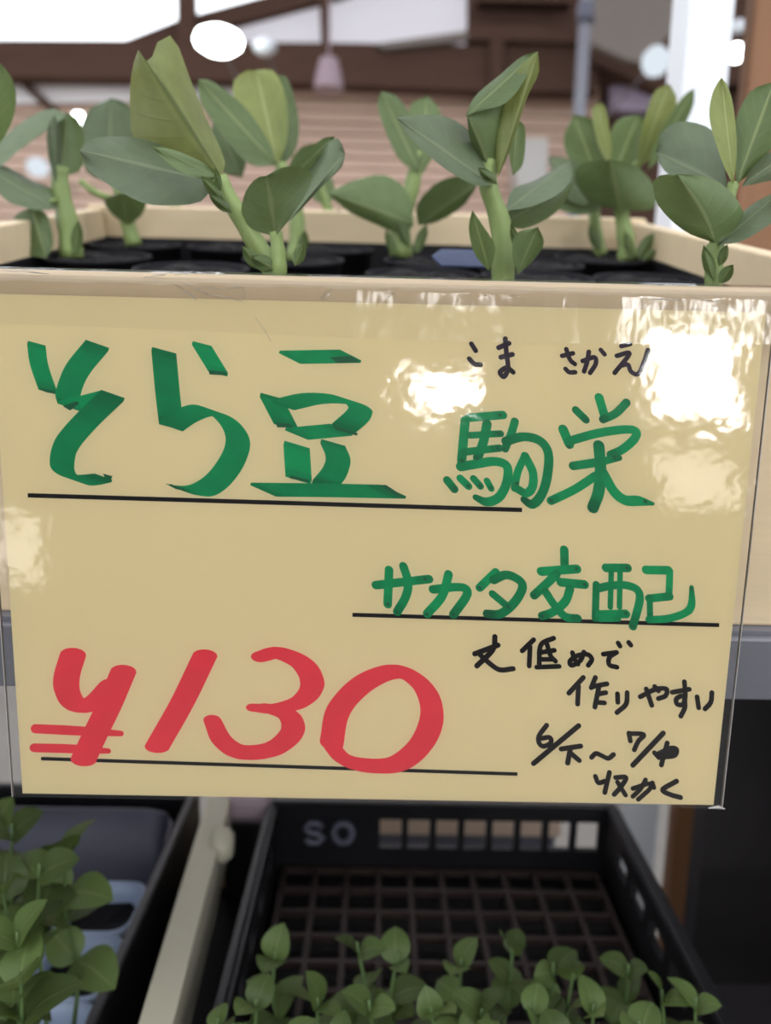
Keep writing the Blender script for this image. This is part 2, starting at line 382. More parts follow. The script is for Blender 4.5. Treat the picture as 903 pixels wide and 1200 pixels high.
box('black_liner', CW0 + TH + .001, CW0 + TH + .002, TH + .002, CD - TH - .003, -CH + .011, -SOILD + .003, BPLAST, cr); box('black_liner', CW1 - TH - .002, CW1 - TH - .001, TH + .002, CD - TH - .003, -CH + .011, -SOILD + .003, BPLAST, cr)
box('black_liner', CW0 + TH + .002, CW1 - TH - .002, TH + .002, CD - TH - .003, -CH + .0105, -CH + .0115, BPLAST, cr)
box('bottom_board', CW0 + TH, CW1 - TH, TH, CD - TH, -CH, -CH + .01, CREAMD, cr)
# sloping steel shelf that carries it
mesh('upper_shelf', [CM @ v for v in boxgeo(-.62, .62, -.004, .52, -CH - .006, -CH)[0]], boxgeo(-.62, .62, -.004, .52, -CH - .006, -CH)[1], STEEL, rk)
mesh('shelf_lip', [CM @ v for v in boxgeo(-.62, .62, -.008, -.004, -CH - .036, -CH - .002, .001)[0]], boxgeo(-.62, .62, -.008, -.004, -CH - .036, -CH - .002, .001)[1], STEEL, rk)

# ================================================================== price sign
PB = EYE - .18043; PW, PH = .297, .2068
sg = thing('price_sign', 'laminated yellow card with handwritten green, black and red Japanese bean price', 'sign', (0, 0, PB))
def spt(px, py, off=0.0):
    p = at_y(px, py, 0.0); return Vector((p.x, -off, p.z - PB))
box('paper', -PW / 2, PW / 2, 0, .0003, 0, PH, PAPER, sg)
# laminate: front sheet with the wide clear margin, gently wavy
nx, nz_ = 60, 46; fx0, fx1, fz0, fz1 = -PW / 2 - .0042, PW / 2 + .0036, -.0012, PH + .0105
V = []; Fc = []
for j in range(nz_ + 1):
    for i in range(nx + 1):
        x = fx0 + (fx1 - fx0) * i / nx; z = fz0 + (fz1 - fz0) * j / nz_
        wv = .00012 * math.sin(x * 41 + 1.3) * math.sin(z * 37 + .6)
        V.append((x, -.0009 + wv, z))
for j in range(nz_):
    for i in range(nx):
        a = j * (nx + 1) + i; Fc.append([a, a + 1, a + nx + 2, a + nx + 1])
mesh('laminate_film', V, Fc, FILM, sg, True)
# welded rim of the pouch, seen as a pale thin line
rim = [boxgeo(fx0, fx0 + .0003, -.0010, .0005, fz0, fz1), boxgeo(fx1 - .0003, fx1, -.0010, .0005, fz0, fz1)]
for q_ in rim: mesh('film_rim', *q_, FEDGE, sg)
mesh('film_corner', *tube([(fx1 - .006, -.0008, fz0 + .0002), (fx1 - .002, -.0016, fz0 + .0012), (fx1 + .0008, -.0012, fz0 + .0002)], [.0003, .0008, .0003], 6), FEDGE, sg)
# clear tape that holds the top margin on the crate edge: lies over the margin, bends over the board
V = []; Fc = []; nt_ = 120; rows = [(-.0013, PH - .0125), (-.0013, PH - .004), (-.0014, PH + .004), (-.0016, RZ - PB - .002), (-.0006, RZ - PB + .0006), (.005, RZ - PB + .0022), (.012, RZ - PB + .0038)]
for j, (yy, z) in enumerate(rows):
    for i in range(nt_ + 1):
        x = -.17 + .338 * i / nt_
        wob = .00022 * math.sin(i * .9 + j) * math.sin(i * .37 + 2 * j) * (1 if j in (1, 2, 3) else .2)
        V.append((x, yy + wob, z + .0012 * math.sin(i * .05 + 1) * (j == 0)))
for j in range(len(rows) - 1):
    for i in range(nt_):
        a = j * (nt_ + 1) + i; Fc.append([a, a + 1, a + nt_ + 2, a + nt_ + 1])
mesh('clear_tape', V, Fc, TAPE, sg, True)

# creases where the tape wrinkled: short raised ridges of the same clear tape
for a, b, wd in (((206, 334), (232, 352), 1.1), ((216, 333), (246, 346), .9), ((232, 338), (262, 340), .8), ((240, 344), (286, 354), .7), ((262, 339), (287, 338), .8), ((287, 340), (287, 352), .7), ((389, 339), (380, 352), 1.0), ((384, 340), (376, 351), .6),
                 ((452, 339), (461, 345), .8), ((461, 345), (453, 350), .8), ((566, 346), (574, 351), .8), ((596, 347), (612, 349), .7), ((762, 351), (800, 353), .8), ((818, 352), (850, 357), .7), ((60, 322), (4, 318), 1.0), ((170, 326), (196, 323), 1.1), ((206, 323), (222, 322), .9), ((768, 335), (786, 334), 1.0), ((300, 372), (318, 400), .8)):
    o_ = .0020
    p0, p1 = spt(*a, o_), spt(*b, o_); mid = (p0 + p1) / 2 + Vector((.0002, -.0001, .0003))
    u_ = px_m(0.0) * wd
    mesh('tape_crease', *tube([p0, mid, p1], [u_ * .3, u_, u_ * .3], 5), TAPE, sg, True)

# ---- handwriting: a pen nib swept along each stroke
def hull(P):
    P = sorted(set((round(x, 4), round(y, 4)) for x, y in P))
    def half(Q):
        h = []
        for p in Q:
            while len(h) > 1 and (h[-1][0] - h[-2][0]) * (p[1] - h[-2][1]) - (h[-1][1] - h[-2][1]) * (p[0] - h[-2][0]) <= 0: h.pop()
            h.append(p)
        return h
    a, b = half(P), half(P[::-1]); return a[:-1] + b[:-1]
LAY = [0]
def ribbon(path, nib, steps=6):
    """path: photo pixels (x, y[, scale]); nib: polygon offsets. returns list of convex polygons"""
    pts = [Vector((p[0], p[1], p[2] if len(p) > 2 else 1.0)) for p in path]
    C = catmull(pts, steps) if len(pts) > 1 else pts * 2
    out = []
    for a, b in zip(C, C[1:]):
        out.append(hull([(a.x + nx_ * a.z, a.y + ny * a.z) for nx_, ny in nib] + [(b.x + nx_ * b.z, b.y + ny * b.z) for nx_, ny in nib]))
    return out
def roundnib(r, n=10, sq=1.0, rot=0.0):
    o = []
    for k in range(n):
        t = 2 * math.pi * k / n; x, y = r * math.cos(t), r * sq * math.sin(t)
        o.append((x * math.cos(rot) - y * math.sin(rot), x * math.sin(rot) + y * math.cos(rot)))
    return o
def flatnib(vx, vy, th):
    L = math.hypot(vx, vy); px, py = -vy / L * th / 2, vx / L * th / 2
    return [(-vx / 2 + px, -vy / 2 + py), (vx / 2 + px, vy / 2 + py), (vx / 2 - px, vy / 2 - py), (-vx / 2 - px, -vy / 2 - py)]
def glyph(name, strokes, material, label, dots=None, dotmat=None):
    """strokes: list of (path, nib); every stroke lies a hair above the one written before it"""
    V = []; Fc = []; off = .00005; dens = []; rg = random.Random(name)
    for path, nib in strokes:
        d0 = rg.uniform(0, .45); polys = ribbon(path, nib); npoly = len(polys)
        for ip, poly in enumerate(polys):
            e_ = (ip + .5) / npoly; dens += [min(1, d0 + .35 * max(0, 1 - e_ * 6) + .5 * max(0, e_ * 7 - 6) + rg.uniform(-.05, .05))] * len(poly)
            off += 7e-7; n = len(V); V += [spt(x, y, off) for x, y in poly]; Fc.append(list(range(n, n + len(poly))))
    o = mesh(name, V, Fc, material, sg); o['label'] = label
    at = o.data.attributes.new('ink_load', 'FLOAT', 'POINT'); at.data.foreach_set('value', [max(0, v) for v in dens])
    if dots:
        V = []; Fc = []
        for (x, y, r) in dots:
            n = len(V); q = roundnib(r, 8, .7, .7); off += 7e-7; V += [spt(x + a, y + b, off + 4e-6) for a, b in q]; Fc.append(list(range(n, n + 8)))
        mesh('ink_pool', V, Fc, dotmat, o)
    return o
def crop(x0, y0, s, P): return [(x0 + p[0] / s, y0 + p[1] / s) + tuple(p[2:]) for p in P]

# large green title
S3 = (0, 330, 2.913); S4 = (280, 370, 2.508)
def g(S, P, vx, vy, th=12): s = S[2]; return (crop(*S, P), flatnib(vx / s, vy / s, th / s))
glyph('hiragana_so', [g(S3, [(124, 216), (134, 285), (163, 371)], 60, 16),
    g(S3, [(331, 218), (262, 305), (232, 385), (238, 424)], 80, 28), g(S3, [(238, 424), (310, 408), (384, 389)], 80, 28, 8),
    g(S3, [(384, 389), (290, 480), (228, 555), (212, 615), (220, 650), (258, 674), (300, 677, .9), (352, 670, .75)], 80, 28)], GREEN, 'green handwritten character')
glyph('hiragana_ra', [g(S3, [(688, 217), (745, 310)], 64, 16), g(S3, [(559, 240), (572, 380), (585, 492)], 82, 22),
    g(S3, [(585, 492), (636, 458), (695, 439), (752, 457), (796, 500), (812, 550), (792, 612), (745, 676), (690, 712), (635, 712, .8), (603, 702, .6)], 80, 28)], GREEN, 'green handwritten character')
glyph('kanji_bean', [g(S4, [(150, 122), (326, 119)], 64, 32, 8), g(S4, [(95, 241), (137, 322)], 66, 18),
    g(S4, [(130, 262), (220, 243), (305, 247), (352, 268), (350, 292), (306, 332)], 68, 22, 10), g(S4, [(170, 347), (300, 335)], 68, 28, 8),
    g(S4, [(169, 384), (175, 478)], 74, 22), g(S4, [(275, 378), (291, 420), (280, 460), (250, 498)], 70, 20),
    g(S4, [(72, 511), (250, 513), (452, 517)], 76, 34, 8)], GREEN, 'green handwritten character')
# dark pooled ends on the broad strokes
def quad(name, S, polys, material):
    V = []; Fc = []
    for P in polys:
        n = len(V); V += [spt(x, y, .00025) for x, y in crop(*S, P)]; Fc.append(list(range(n, n + len(P))))
    mesh(name, V, Fc, material, sg)
quad('ink_pool', S3, [[(136, 362), (150, 364), (190, 374), (188, 383), (160, 378), (138, 370)], [(712, 302), (770, 308), (775, 320), (715, 317)], [(352, 655), (385, 664), (378, 678), (360, 672)], [(563, 688), (628, 706), (635, 714), (600, 708)], [(215, 425), (262, 408), (272, 416), (240, 440)]], GREEND)
quad('ink_pool', S4, [[(265, 122), (330, 118), (358, 136), (290, 139)], [(412, 497), (432, 497), (490, 535), (462, 530)], [(108, 312), (150, 318), (160, 328), (112, 328)], [(270, 318), (350, 346), (345, 352), (285, 335)], [(148, 468), (205, 482), (208, 490), (150, 478)]], GREEND)

# smaller green characters, bullet pen
S8 = (500, 450, 3.01); S6 = (400, 620, 1.795); ST = (540, 630, 5.644); SH = (680, 630, 5.017)
def r(S, P, rad, sq=.84): return (crop(*S, P), roundnib(rad * 1.10 / S[2], 12, sq, .75))
def dd(S, P): return [crop(*S, [(x, y)])[0] + (rr / S[2],) for x, y, rr in P]
glyph('kanji_koma', [r(S8, [(135, 128), (122, 274)], 16), r(S8, [(148, 119), (268, 109)], 15), r(S8, [(212, 140), (200, 200), (178, 262)], 16), r(S8, [(150, 181), (260, 175)], 12), r(S8, [(130, 240), (256, 226)], 13),
    r(S8, [(118, 292), (180, 281), (240, 273), (282, 290), (282, 345), (255, 398), (212, 416), (172, 400, .7)], 16),
    r(S8, [(72, 340), (96, 370)], 15), r(S8, [(118, 333), (146, 360)], 14), r(S8, [(165, 334), (188, 360)], 13), r(S8, [(212, 342), (226, 368)], 12),
    r(S8, [(310, 132), (296, 178), (275, 228)], 14), r(S8, [(278, 202), (340, 186), (398, 200), (428, 245), (424, 325), (405, 388), (372, 424), (342, 408, .8)], 16),
    r(S8, [(345, 254), (320, 310), (309, 368)], 13), r(S8, [(346, 254), (373, 310), (372, 362), (350, 385), (322, 372)], 15)], GREEN, 'green handwritten character',
    dd(S8, [(97, 369, 8), (146, 359, 8), (187, 359, 8), (226, 366, 7), (258, 110, 8), (254, 175, 8), (250, 227, 8), (123, 270, 9), (176, 262, 9), (272, 230, 8), (318, 350, 8)]), GREEND)
glyph('kanji_sakae', [r(S8, [(525, 92), (560, 126)], 14), r(S8, [(607, 48), (626, 112)], 16), r(S8, [(704, 65), (665, 104), (620, 125)], 14), r(S8, [(480, 160), (502, 212)], 17),
    r(S8, [(500, 202), (600, 174), (700, 160), (738, 168), (730, 195), (690, 230), (648, 250)], 15), r(S8, [(515, 289), (600, 276), (678, 260, .7)], 15),
    r(S8, [(606, 218), (612, 300), (605, 380), (585, 436)], 20), r(S8, [(592, 325), (520, 372), (437, 412)], 15), r(S8, [(620, 312), (660, 380), (700, 410), (745, 412), (796, 422, .35)], 18)], GREEN, 'green handwritten character',
    dd(S8, [(562, 128, 9), (616, 127, 9), (438, 412, 10), (577, 440, 9), (770, 414, 9), (660, 258, 8), (500, 222, 9)]), GREEND)
glyph('katakana_sa', [r(S6, [(72, 118), (184, 105)], 9), r(S6, [(100, 86), (97, 158)], 9), r(S6, [(130, 78), (140, 112), (135, 142), (117, 174)], 9)], GREEN, 'green handwritten character', dd(S6, [(176, 105, 5), (97, 158, 5), (117, 174, 5)]), GREEND)
glyph('katakana_ka', [r(S6, [(192, 127), (240, 122), (262, 126), (262, 142), (235, 180)], 9), r(S6, [(225, 95), (212, 140), (180, 178)], 9)], GREEN, 'green handwritten character', dd(S6, [(179, 179, 5), (235, 179, 5)]), GREEND)
glyph('katakana_ta', [r(ST, [(230, 228), (122, 332)], 27), r(ST, [(215, 280), (300, 246), (385, 282), (405, 335), (355, 425), (265, 502), (172, 504)], 29), r(ST, [(208, 372), (308, 455)], 25)], GREEN, 'green handwritten character', dd(ST, [(122, 333, 17), (310, 457, 16), (165, 505, 16)]), GREEND)
glyph('kanji_kou', [r(ST, [(682, 80), (684, 180)], 28), r(ST, [(530, 224), (765, 207)], 30), r(ST, [(630, 242), (560, 310), (482, 382)], 28), r(ST, [(660, 295), (815, 310)], 30), r(ST, [(720, 338), (690, 420), (610, 490), (535, 518)], 28), r(ST, [(558, 358), (620, 450), (690, 522), (770, 534)], 28)], GREEN, 'green handwritten character', dd(ST, [(762, 207, 16), (480, 383, 16), (818, 311, 16), (532, 519, 16)]), GREEND)
glyph('kanji_hai', [r(SH, [(150, 178), (275, 178)], 26), r(SH, [(92, 275), (86, 474)], 21), r(SH, [(98, 300), (180, 282), (265, 280), (330, 304), (348, 355), (330, 440), (306, 522)], 24), r(SH, [(180, 205), (174, 408)], 16), r(SH, [(232, 205), (228, 408)], 16), r(SH, [(110, 452), (265, 448)], 26), r(SH, [(112, 478), (220, 476)], 18),
    r(SH, [(385, 190), (515, 192)], 26), r(SH, [(524, 195), (519, 332)], 20), r(SH, [(402, 358), (522, 345)], 24), r(SH, [(406, 350), (408, 478)], 18), r(SH, [(402, 482), (520, 474), (618, 440), (652, 392), (652, 292, .6)], 22)], GREEN, 'green handwritten character', dd(SH, [(272, 178, 14), (305, 520, 14), (265, 445, 14), (652, 300, 11)]), GREEND)

# black rules
def rule(a, b, wd):
    glyph('ruled_line', [([a, b], [(-wd / 2, -wd / 2), (wd / 2, -wd / 2), (wd / 2, wd / 2), (-wd / 2, wd / 2)])], BLACK, 'black ruled line')
rule((35, 580.5), (609, 597.5), 5.0); rule((415, 720.5), (840, 732.5), 4.6); rule((50, 889), (604, 907), 4.0)

# reading aids, faded black pen
S5 = (510, 370, 2.298)
def rp(S, Ps, rad): return [r(S, P, rad, .9) for P in Ps]
glyph('hiragana_ko', rp(S5, [[(97, 76), (108, 94)], [(91, 116), (105, 130), (121, 132)]], 6.5), PURPLE, 'small black handwritten character')
glyph('hiragana_ma', rp(S5, [[(170, 86), (198, 74)], [(176, 112), (207, 104)], [(188, 62), (191, 100), (195, 142), (184, 164), (174, 152), (192, 140), (209, 152)]], 6.5), PURPLE, 'small black handwritten character')
glyph('hiragana_sa', rp(S5, [[(341, 108), (370, 101)], [(352, 90), (362, 118), (375, 130)], [(350, 143), (360, 152), (376, 152)]], 6), PURPLE, 'small black handwritten character')
glyph('hiragana_ka', rp(S5, [[(396, 122), (428, 112), (431, 130), (416, 154)], [(413, 97), (408, 125), (400, 150)], [(445, 92), (455, 104)]], 6), PURPLE, 'small black handwritten character')
glyph('hiragana_e', rp(S5, [[(500, 82), (524, 76)], [(488, 108), (522, 102), (482, 154)], [(500, 134), (518, 132), (526, 150), (545, 157), (560, 128), (572, 92)]], 6), PURPLE, 'small black handwritten character')
# growing notes, black pen
SJ = (540, 740, 2.822); SD = (600, 840, 3.473)
notes = [('kanji_jou', SJ, [[(45, 74), (122, 45)], [(112, 17), (105, 60), (52, 114)], [(62, 76), (100, 110), (130, 127), (172, 123)]], 7.5),
 ('kanji_tei', SJ, [[(240, 27), (202, 64)], [(228, 50), (225, 114)], [(306, 22), (264, 44), (258, 108)], [(258, 70), (308, 62)], [(284, 42), (296, 80), (312, 98)], [(262, 92), (298, 92)], [(250, 118), (324, 115)]], 7),
 ('hiragana_me', SJ, [[(368, 70), (374, 90), (386, 108)], [(406, 68), (394, 96), (366, 112), (360, 98), (384, 80), (418, 76), (432, 92), (420, 112)]], 7),
 ('hiragana_de', SJ, [[(470, 75), (514, 69)], [(512, 70), (490, 86), (490, 110), (515, 118)], [(519, 38), (525, 48)], [(554, 36), (561, 45)]], 7),
 ('kanji_saku', SJ, [[(404, 152), (356, 204)], [(388, 180), (385, 240)], [(444, 152), (430, 186)], [(436, 182), (482, 173)], [(456, 180), (442, 250)], [(452, 207), (478, 202)], [(448, 234), (474, 236)]], 7),
 ('hiragana_ri', SJ, [[(517, 206), (518, 234)], [(549, 202), (545, 240), (515, 268)]], 7),
 ('hiragana_ya', SJ, [[(592, 216), (640, 192), (678, 190), (676, 212), (652, 222)], [(640, 182), (652, 196)], [(612, 190), (630, 244)]], 7),
 ('hiragana_su', SJ, [[(698, 201), (754, 191)], [(738, 166), (741, 210), (734, 240), (714, 240), (712, 222), (734, 214), (740, 248), (726, 280)]], 7),
 ('hiragana_i', SJ, [[(780, 216), (785, 252)], [(829, 202), (825, 234), (806, 256)]], 7),
 ('digit_six', SD, [[(140, 34), (110, 75), (108, 104), (126, 120), (156, 106), (152, 84), (116, 88)]], 8.5), ('slash', SD, [[(270, 36), (86, 190)]], 9),
 ('kanji_shita', SD, [[(199, 131), (278, 119)], [(236, 130), (225, 188)], [(240, 150), (272, 177)]], 9),
 ('wave_dash', SD, [[(322, 165), (340, 149), (364, 158), (390, 169), (412, 153)]], 8.5),
 ('digit_seven', SD, [[(474, 66), (480, 98)], [(474, 68), (534, 72), (512, 100), (496, 134)]], 8.5), ('slash', SD, [[(614, 66), (490, 197)]], 9),
 ('kanji_naka', SD, [[(578, 146), (596, 166)], [(590, 152), (640, 128), (668, 132), (658, 158), (604, 164)], [(630, 106), (606, 196)], [(610, 150), (655, 145)]], 8.5),
 ('kanji_shuu', SD, [[(338, 242), (350, 268), (376, 262)], [(395, 226), (376, 308)], [(420, 247), (462, 247), (442, 284), (414, 316)], [(428, 266), (460, 318)]], 8.5),
 ('hiragana_ka', SD, [[(490, 292), (556, 272), (560, 292), (512, 336)], [(542, 256), (522, 292), (490, 324)], [(570, 268), (576, 288)]], 8),
 ('hiragana_ku', SD, [[(668, 262), (612, 296), (642, 316), (684, 328)]], 9)]
for nm, S, Ps, rad in notes: glyph(nm, rp(S, Ps, rad * 1.12), BLACK, 'small black handwritten character')
# red price
SR = (0, 720, 1.6125)
def rr_(P, a, b, rot=.05): s = SR[2]; return (crop(*SR, P), [(x, y) for x, y in roundnib(a / 2 / s, 14, b / a, rot)])
glyph('yen_sign', [rr_([(138, 76), (126, 118), (128, 148), (146, 172), (180, 166), (212, 134)], 50, 26), rr_([(233, 108), (206, 172), (180, 226), (158, 274)], 50, 26), rr_([(68, 216), (150, 220), (228, 225, .6)], 20, 18), rr_([(66, 252), (140, 254), (204, 258, .6)], 20, 17)], RED, 'red handwritten yen sign')
glyph('digit_one', [rr_([(387, 78), (345, 165), (297, 250)], 48, 24)], RED, 'red handwritten digit')
glyph('digit_three', [rr_([(492, 80, .8), (526, 73, .9), (572, 94), (590, 132), (568, 164, .9), (520, 178, .75), (478, 176, .6)], 46, 26), rr_([(500, 176, .6), (544, 190, .9), (552, 222), (515, 254), (456, 260), (420, 238, .9), (401, 200, .75)], 46, 28)], RED, 'red handwritten digit')
glyph('digit_zero', [rr_([(626, 244), (640, 180), (690, 128), (752, 108, .95), (800, 138), (816, 190), (796, 244), (750, 282), (690, 285), (648, 272, .9), (622, 242, .8)], 46, 26, .3)], RED, 'red handwritten digit')

# ================================================================== black pots and bean seedlings
POTR = .038
pots = []
POTM = [None, None]
def pot_clamp(x, Y): return min(max(x, CW0 + TH + POTR + .004), CW1 - TH - POTR - .004), min(max(Y, .068), (CD - TH - POTR - .004) * math.cos(TILT))
def pot_free(x, Y):
    x, Y = pot_clamp(x, Y); return all((x - a) ** 2 + (Y - b) ** 2 > (1.99 * POTR) ** 2 for a, b in pots)
def pot_at(x, Y, label='round black plastic pot of bare dark soil in the wooden crate'):
    x, Y = pot_clamp(x, Y)
    p = soil_at(x, Y); M = Matrix.Translation(p) @ CM.to_3x3().to_4x4()
    if POTM[0] is None:
        V, Fc = lathe([(.027, -.098), (.028, -.1), (POTR - .002, .0), (POTR, .0), (POTR, .0025), (POTR - .0025, .0025), (POTR - .004, -.004), (.024, -.09)], 28)
        POTM[0] = mesh('pot', V, Fc, POTB, None, True).data; bpy.data.objects.remove(bpy.data.objects['pot'])
        V = [Vector((0, 0, .001))]; Fc = []
        for j in range(1, 6):
            for k in range(20):
                a = 2 * math.pi * k / 20; rr = (POTR - .005) * j / 5
                V.append(Vector((rr * math.cos(a), rr * math.sin(a), random.uniform(-.003, .003) if j < 5 else -.001)))
        for k in range(20): Fc.append([0, 1 + k, 1 + (k + 1) % 20])
        for j in range(4):
            for k in range(20):
                a = 1 + j * 20; Fc.append([a + k, a + 20 + k, a + 20 + (k + 1) % 20, a + (k + 1) % 20])
        POTM[1] = mesh('soil', V, Fc, SOIL).data; bpy.data.objects.remove(bpy.data.objects['soil'])
    t = thing('plant_pot', label, 'pot', mw=M, group='black pots in the wooden crate')
    for nm, me in (('pot_wall', POTM[0]), ('soil', POTM[1])):
        o = bpy.data.objects.new(nm, me); COL.objects.link(o); o.parent = t
    pots.append((x, Y))

def resample(P, n):
    P = [Vector(p) for p in P]; d = [0]
    for a, b in zip(P, P[1:]): d.append(d[-1] + (b - a).length)
    out = []; j = 0
    for i in range(n):
        s = d[-1] * i / (n - 1)
        while j < len(d) - 2 and d[j + 1] < s: j += 1
        t = (s - d[j]) / max(1e-9, d[j + 1] - d[j]); out.append(P[j].lerp(P[j + 1], min(1, max(0, t))))
    return out
def leaf(root, m_, B, T, Lp, Rp, Y0, dtip=0.0, dl=-.008, dr=.008, M=None, name='leaf', bow=0.0):
    """leaf blade: outline from the photo, standing at its own distance, folded along the midrib"""
    n = 15
    v2 = lambda P: [Vector((p[0], p[1], 0)) for p in P]
    Ls = resample(catmull(v2([B] + Lp + [T]), 6), n); Rs = resample(catmull(v2([B] + Rp + [T]), 6), n)
    Ms = resample(catmull(v2([B] + (M or []) + [T]), 6), n)
    V = []; uv = []; Fc = []; K = 5; cols = 2 * K + 1; ph = random.random() * 6
    o0 = root.location
    for i in range(n):
        u = i / (n - 1); e = math.sin(math.pi * min(1, u * 1.05)) if u < .96 else .1
        for c in range(cols):
            s = (c - K) / K
            q = Ms[i].lerp(Ls[i] if s < 0 else Rs[i], abs(s))
            dy = dtip * u + (dl if s < 0 else dr) * abs(s) ** 1.4 * e + .0011 * math.sin(7 * u + 4 * s + ph) * abs(s) + bow * math.sin(math.pi * u)
            V.append(at_y(q.x, q.y, Y0 + dy) - o0); uv.append((u, .5 + s / 2))
    for i in range(n - 1):
        for c in range(cols - 1):
            a = i * cols + c; Fc.append([a, a + 1, a + cols + 1, a + cols])
    return mesh(name, V, Fc, m_, root, True, uv)
def stem(root, P, w0, w1, Y0, Y1=None, name='stem', start=None, m_=None):
    Y1 = Y0 if Y1 is None else Y1; n = len(P)
    pts = [at_y(x, y, Y0 + (Y1 - Y0) * i / max(1, n - 1)) for i, (x, y) in enumerate(P)]
    if start is not None: pts = [start] + pts
    C = catmull(pts, 4); N = len(C)
    rad = [(w0 + (w1 - w0) * i / (N - 1)) * px_m(Y0) / 2 * (1 + .06 * math.sin(i * 1.7)) for i in range(N)]
    return mesh(name, *tube([c - root.location for c in C], rad, 16, .10), m_ or STEM, root, True)
def bean(label, base, Y=None):
    """base: photo pixel of the stem foot; Y given for plants whose foot is hidden by the crate edge"""
    if Y is None: p = soil_px(*base)
    else: p = soil_at(at_y(base[0], base[1], Y).x, Y)
    t = thing('bean_seedling', label, 'plant', p, 'broad bean seedlings in the crate')
    if pot_free(p.x, p.y): pot_at(p.x, p.y, 'black pot holding the ' + ' '.join(label.split()[:9]))
    return t, p
def small(t, B, T, wd, Y, m_=L_MID):
    dx, dy = T[0] - B[0], T[1] - B[1]; L = math.hypot(dx, dy); nx_, ny = dy / L * wd / 2, -dx / L * wd / 2
    leaf(t, m_, B, T, [(B[0] + dx * .3 + nx_, B[1] + dy * .3 + ny), (B[0] + dx * .7 + nx_ * .9, B[1] + dy * .7 + ny * .9)], [(B[0] + dx * .3 - nx_, B[1] + dy * .3 - ny), (B[0] + dx * .7 - nx_ * .9, B[1] + dy * .7 - ny * .9)], Y, -.006, .003, .003, name='stipule')

# seedling off the left edge
t, p = bean('bean seedling at the crate end with one upright rounded leaf', (-45, 320), .16)
Y = p.y; stem(t, [(-45, 300), (-38, 240), (-25, 195)], 22, 14, Y, start=p)
leaf(t, L_MID, (-25, 200), (0, 74), [(-55, 150), (-32, 95)], [(10, 152), (19, 115), (13, 90)], Y, -.01)
# seedling by the left crate side
t, p = bean('bean seedling with long drooping grey leaves and a small hanging leaf', (84, 303)); Y = p.y
stem(t, [(80, 265), (71, 226), (70, 196)], 25, 17, Y, start=p)
leaf(t, L_GREY, (80, 135), (-18, 205), [(55, 152), (25, 174), (0, 196)], [(60, 127), (30, 140), (0, 166)], Y, -.03, -.006, .02)
leaf(t, L_DARK, (72, 207), (78, 132), [(60, 185), (60, 152), (66, 138)], [(95, 198), (99, 165), (92, 140)], Y + .006, 0, .01, .01)
leaf(t, L_GREY, (66, 218), (64, 134), [(57, 185), (55, 152)], [(70, 182), (69, 152)], Y - .006, -.004)
leaf(t, L_GREY, (66, 245), (-24, 192), [(42, 246), (5, 233)], [(60, 222), (35, 210), (5, 194)], Y - .008, -.03, -.01, .02)
leaf(t, L_MID, (38, 243), (54, 303), [(55, 252), (62, 285)], [(18, 252), (15, 275), (34, 298)], Y - .01, -.012, .006, .006)
stem(t, [(66, 236), (50, 238), (38, 244)], 7, 5, Y - .008, name='leaf_stalk')
small(t, (88, 300), (92, 258), 14, Y - .008)
# seedling behind it
t, p = bean('bean seedling with one broad grey leaf and a pinkish stem foot', (157, 289)); Y = p.y
stem(t, [(150, 262), (142, 228), (130, 205)], 17, 11, Y, start=p)
leaf(t, L_GREY, (128, 214), (130, 115), [(102, 202), (92, 165), (103, 130)], [(158, 205), (162, 152), (150, 122)], Y, -.01, .006, .012)
leaf(t, L_DARK, (150, 264), (142, 226), [(132, 252), (122, 234)], [(166, 252), (170, 234)], Y - .01, -.03, .004, .004)
stem(t, [(138, 236), (112, 226), (94, 212)], 8, 6, Y - .004, name='leaf_stalk')
t, p = bean('bean seedling with short bare stem at the back board', (216, 281)); Y = p.y
stem(t, [(209, 262), (205, 235), (208, 200)], 14, 10, Y, start=p)
leaf(t, L_DARK, (206, 245), (232, 190), [(192, 232), (200, 205)], [(226, 226), (238, 205)], Y)
small(t, (210, 275), (200, 250), 10, Y - .006)
# the tall seedling with the folded upright leaf
t, p = bean('tall bean seedling with a folded yellow-green upright leaf and a cupped dark leaf', (322, 330), .085); Y = p.y
stem(t, [(320, 318), (300, 286), (275, 244), (257, 208)], 24, 15, Y, start=p)
stem(t, [(326, 318), (326, 298), (323, 272)], 19, 13, Y - .01, name='side_shoot', start=p)
leaf(t, L_STAR, (260, 208), (162, 58), [(228, 206), (187, 192), (157, 166), (152, 115), (155, 80)], [(263, 186), (240, 135), (222, 90), (207, 50), (196, 41), (184, 50), (173, 78)], Y, .004, .030, .026, [(214, 135)])
leaf(t, L_GREY, (252, 213), (93, 176), [(236, 236), (200, 241), (165, 237), (125, 215), (102, 197)], [(236, 196), (200, 175), (165, 162), (125, 160), (102, 165)], Y + .004, -.02, -.008, .024)
leaf(t, L_DARK, (258, 210), (176, 170), [(232, 209), (200, 194)], [(240, 192), (205, 176)], Y - .008, -.016, -.003, .003)  # darker extra blade added as the fold shading low on the upright leaf
leaf(t, L_DARK, (323, 277), (312, 206), [(296, 269), (283, 252), (287, 226), (300, 209)], [(338, 258), (358, 228), (366, 204), (350, 195), (328, 197)], Y - .012, -.012, .014, -.010, [(317, 240)])
leaf(t, L_GREY, (333, 264), (404, 180), [(340, 235), (354, 205), (374, 184), (388, 164), (398, 163)], [(352, 246), (380, 216), (400, 196)], Y + .004, .03, .01, .004)
leaf(t, L_DARK, (340, 208), (392, 160), [(352, 188), (375, 164)], [(362, 200), (388, 176)], Y + .012, .03)
for B_, T_, w_ in (((304, 316), (284, 288), 14), ((322, 316), (294, 300), 18), ((345, 312), (356, 284), 14), ((262, 236), (236, 206), 13), ((258, 224), (252, 196), 8), ((272, 250), (244, 226), 12)): small(t, B_, T_, w_, Y - .012)
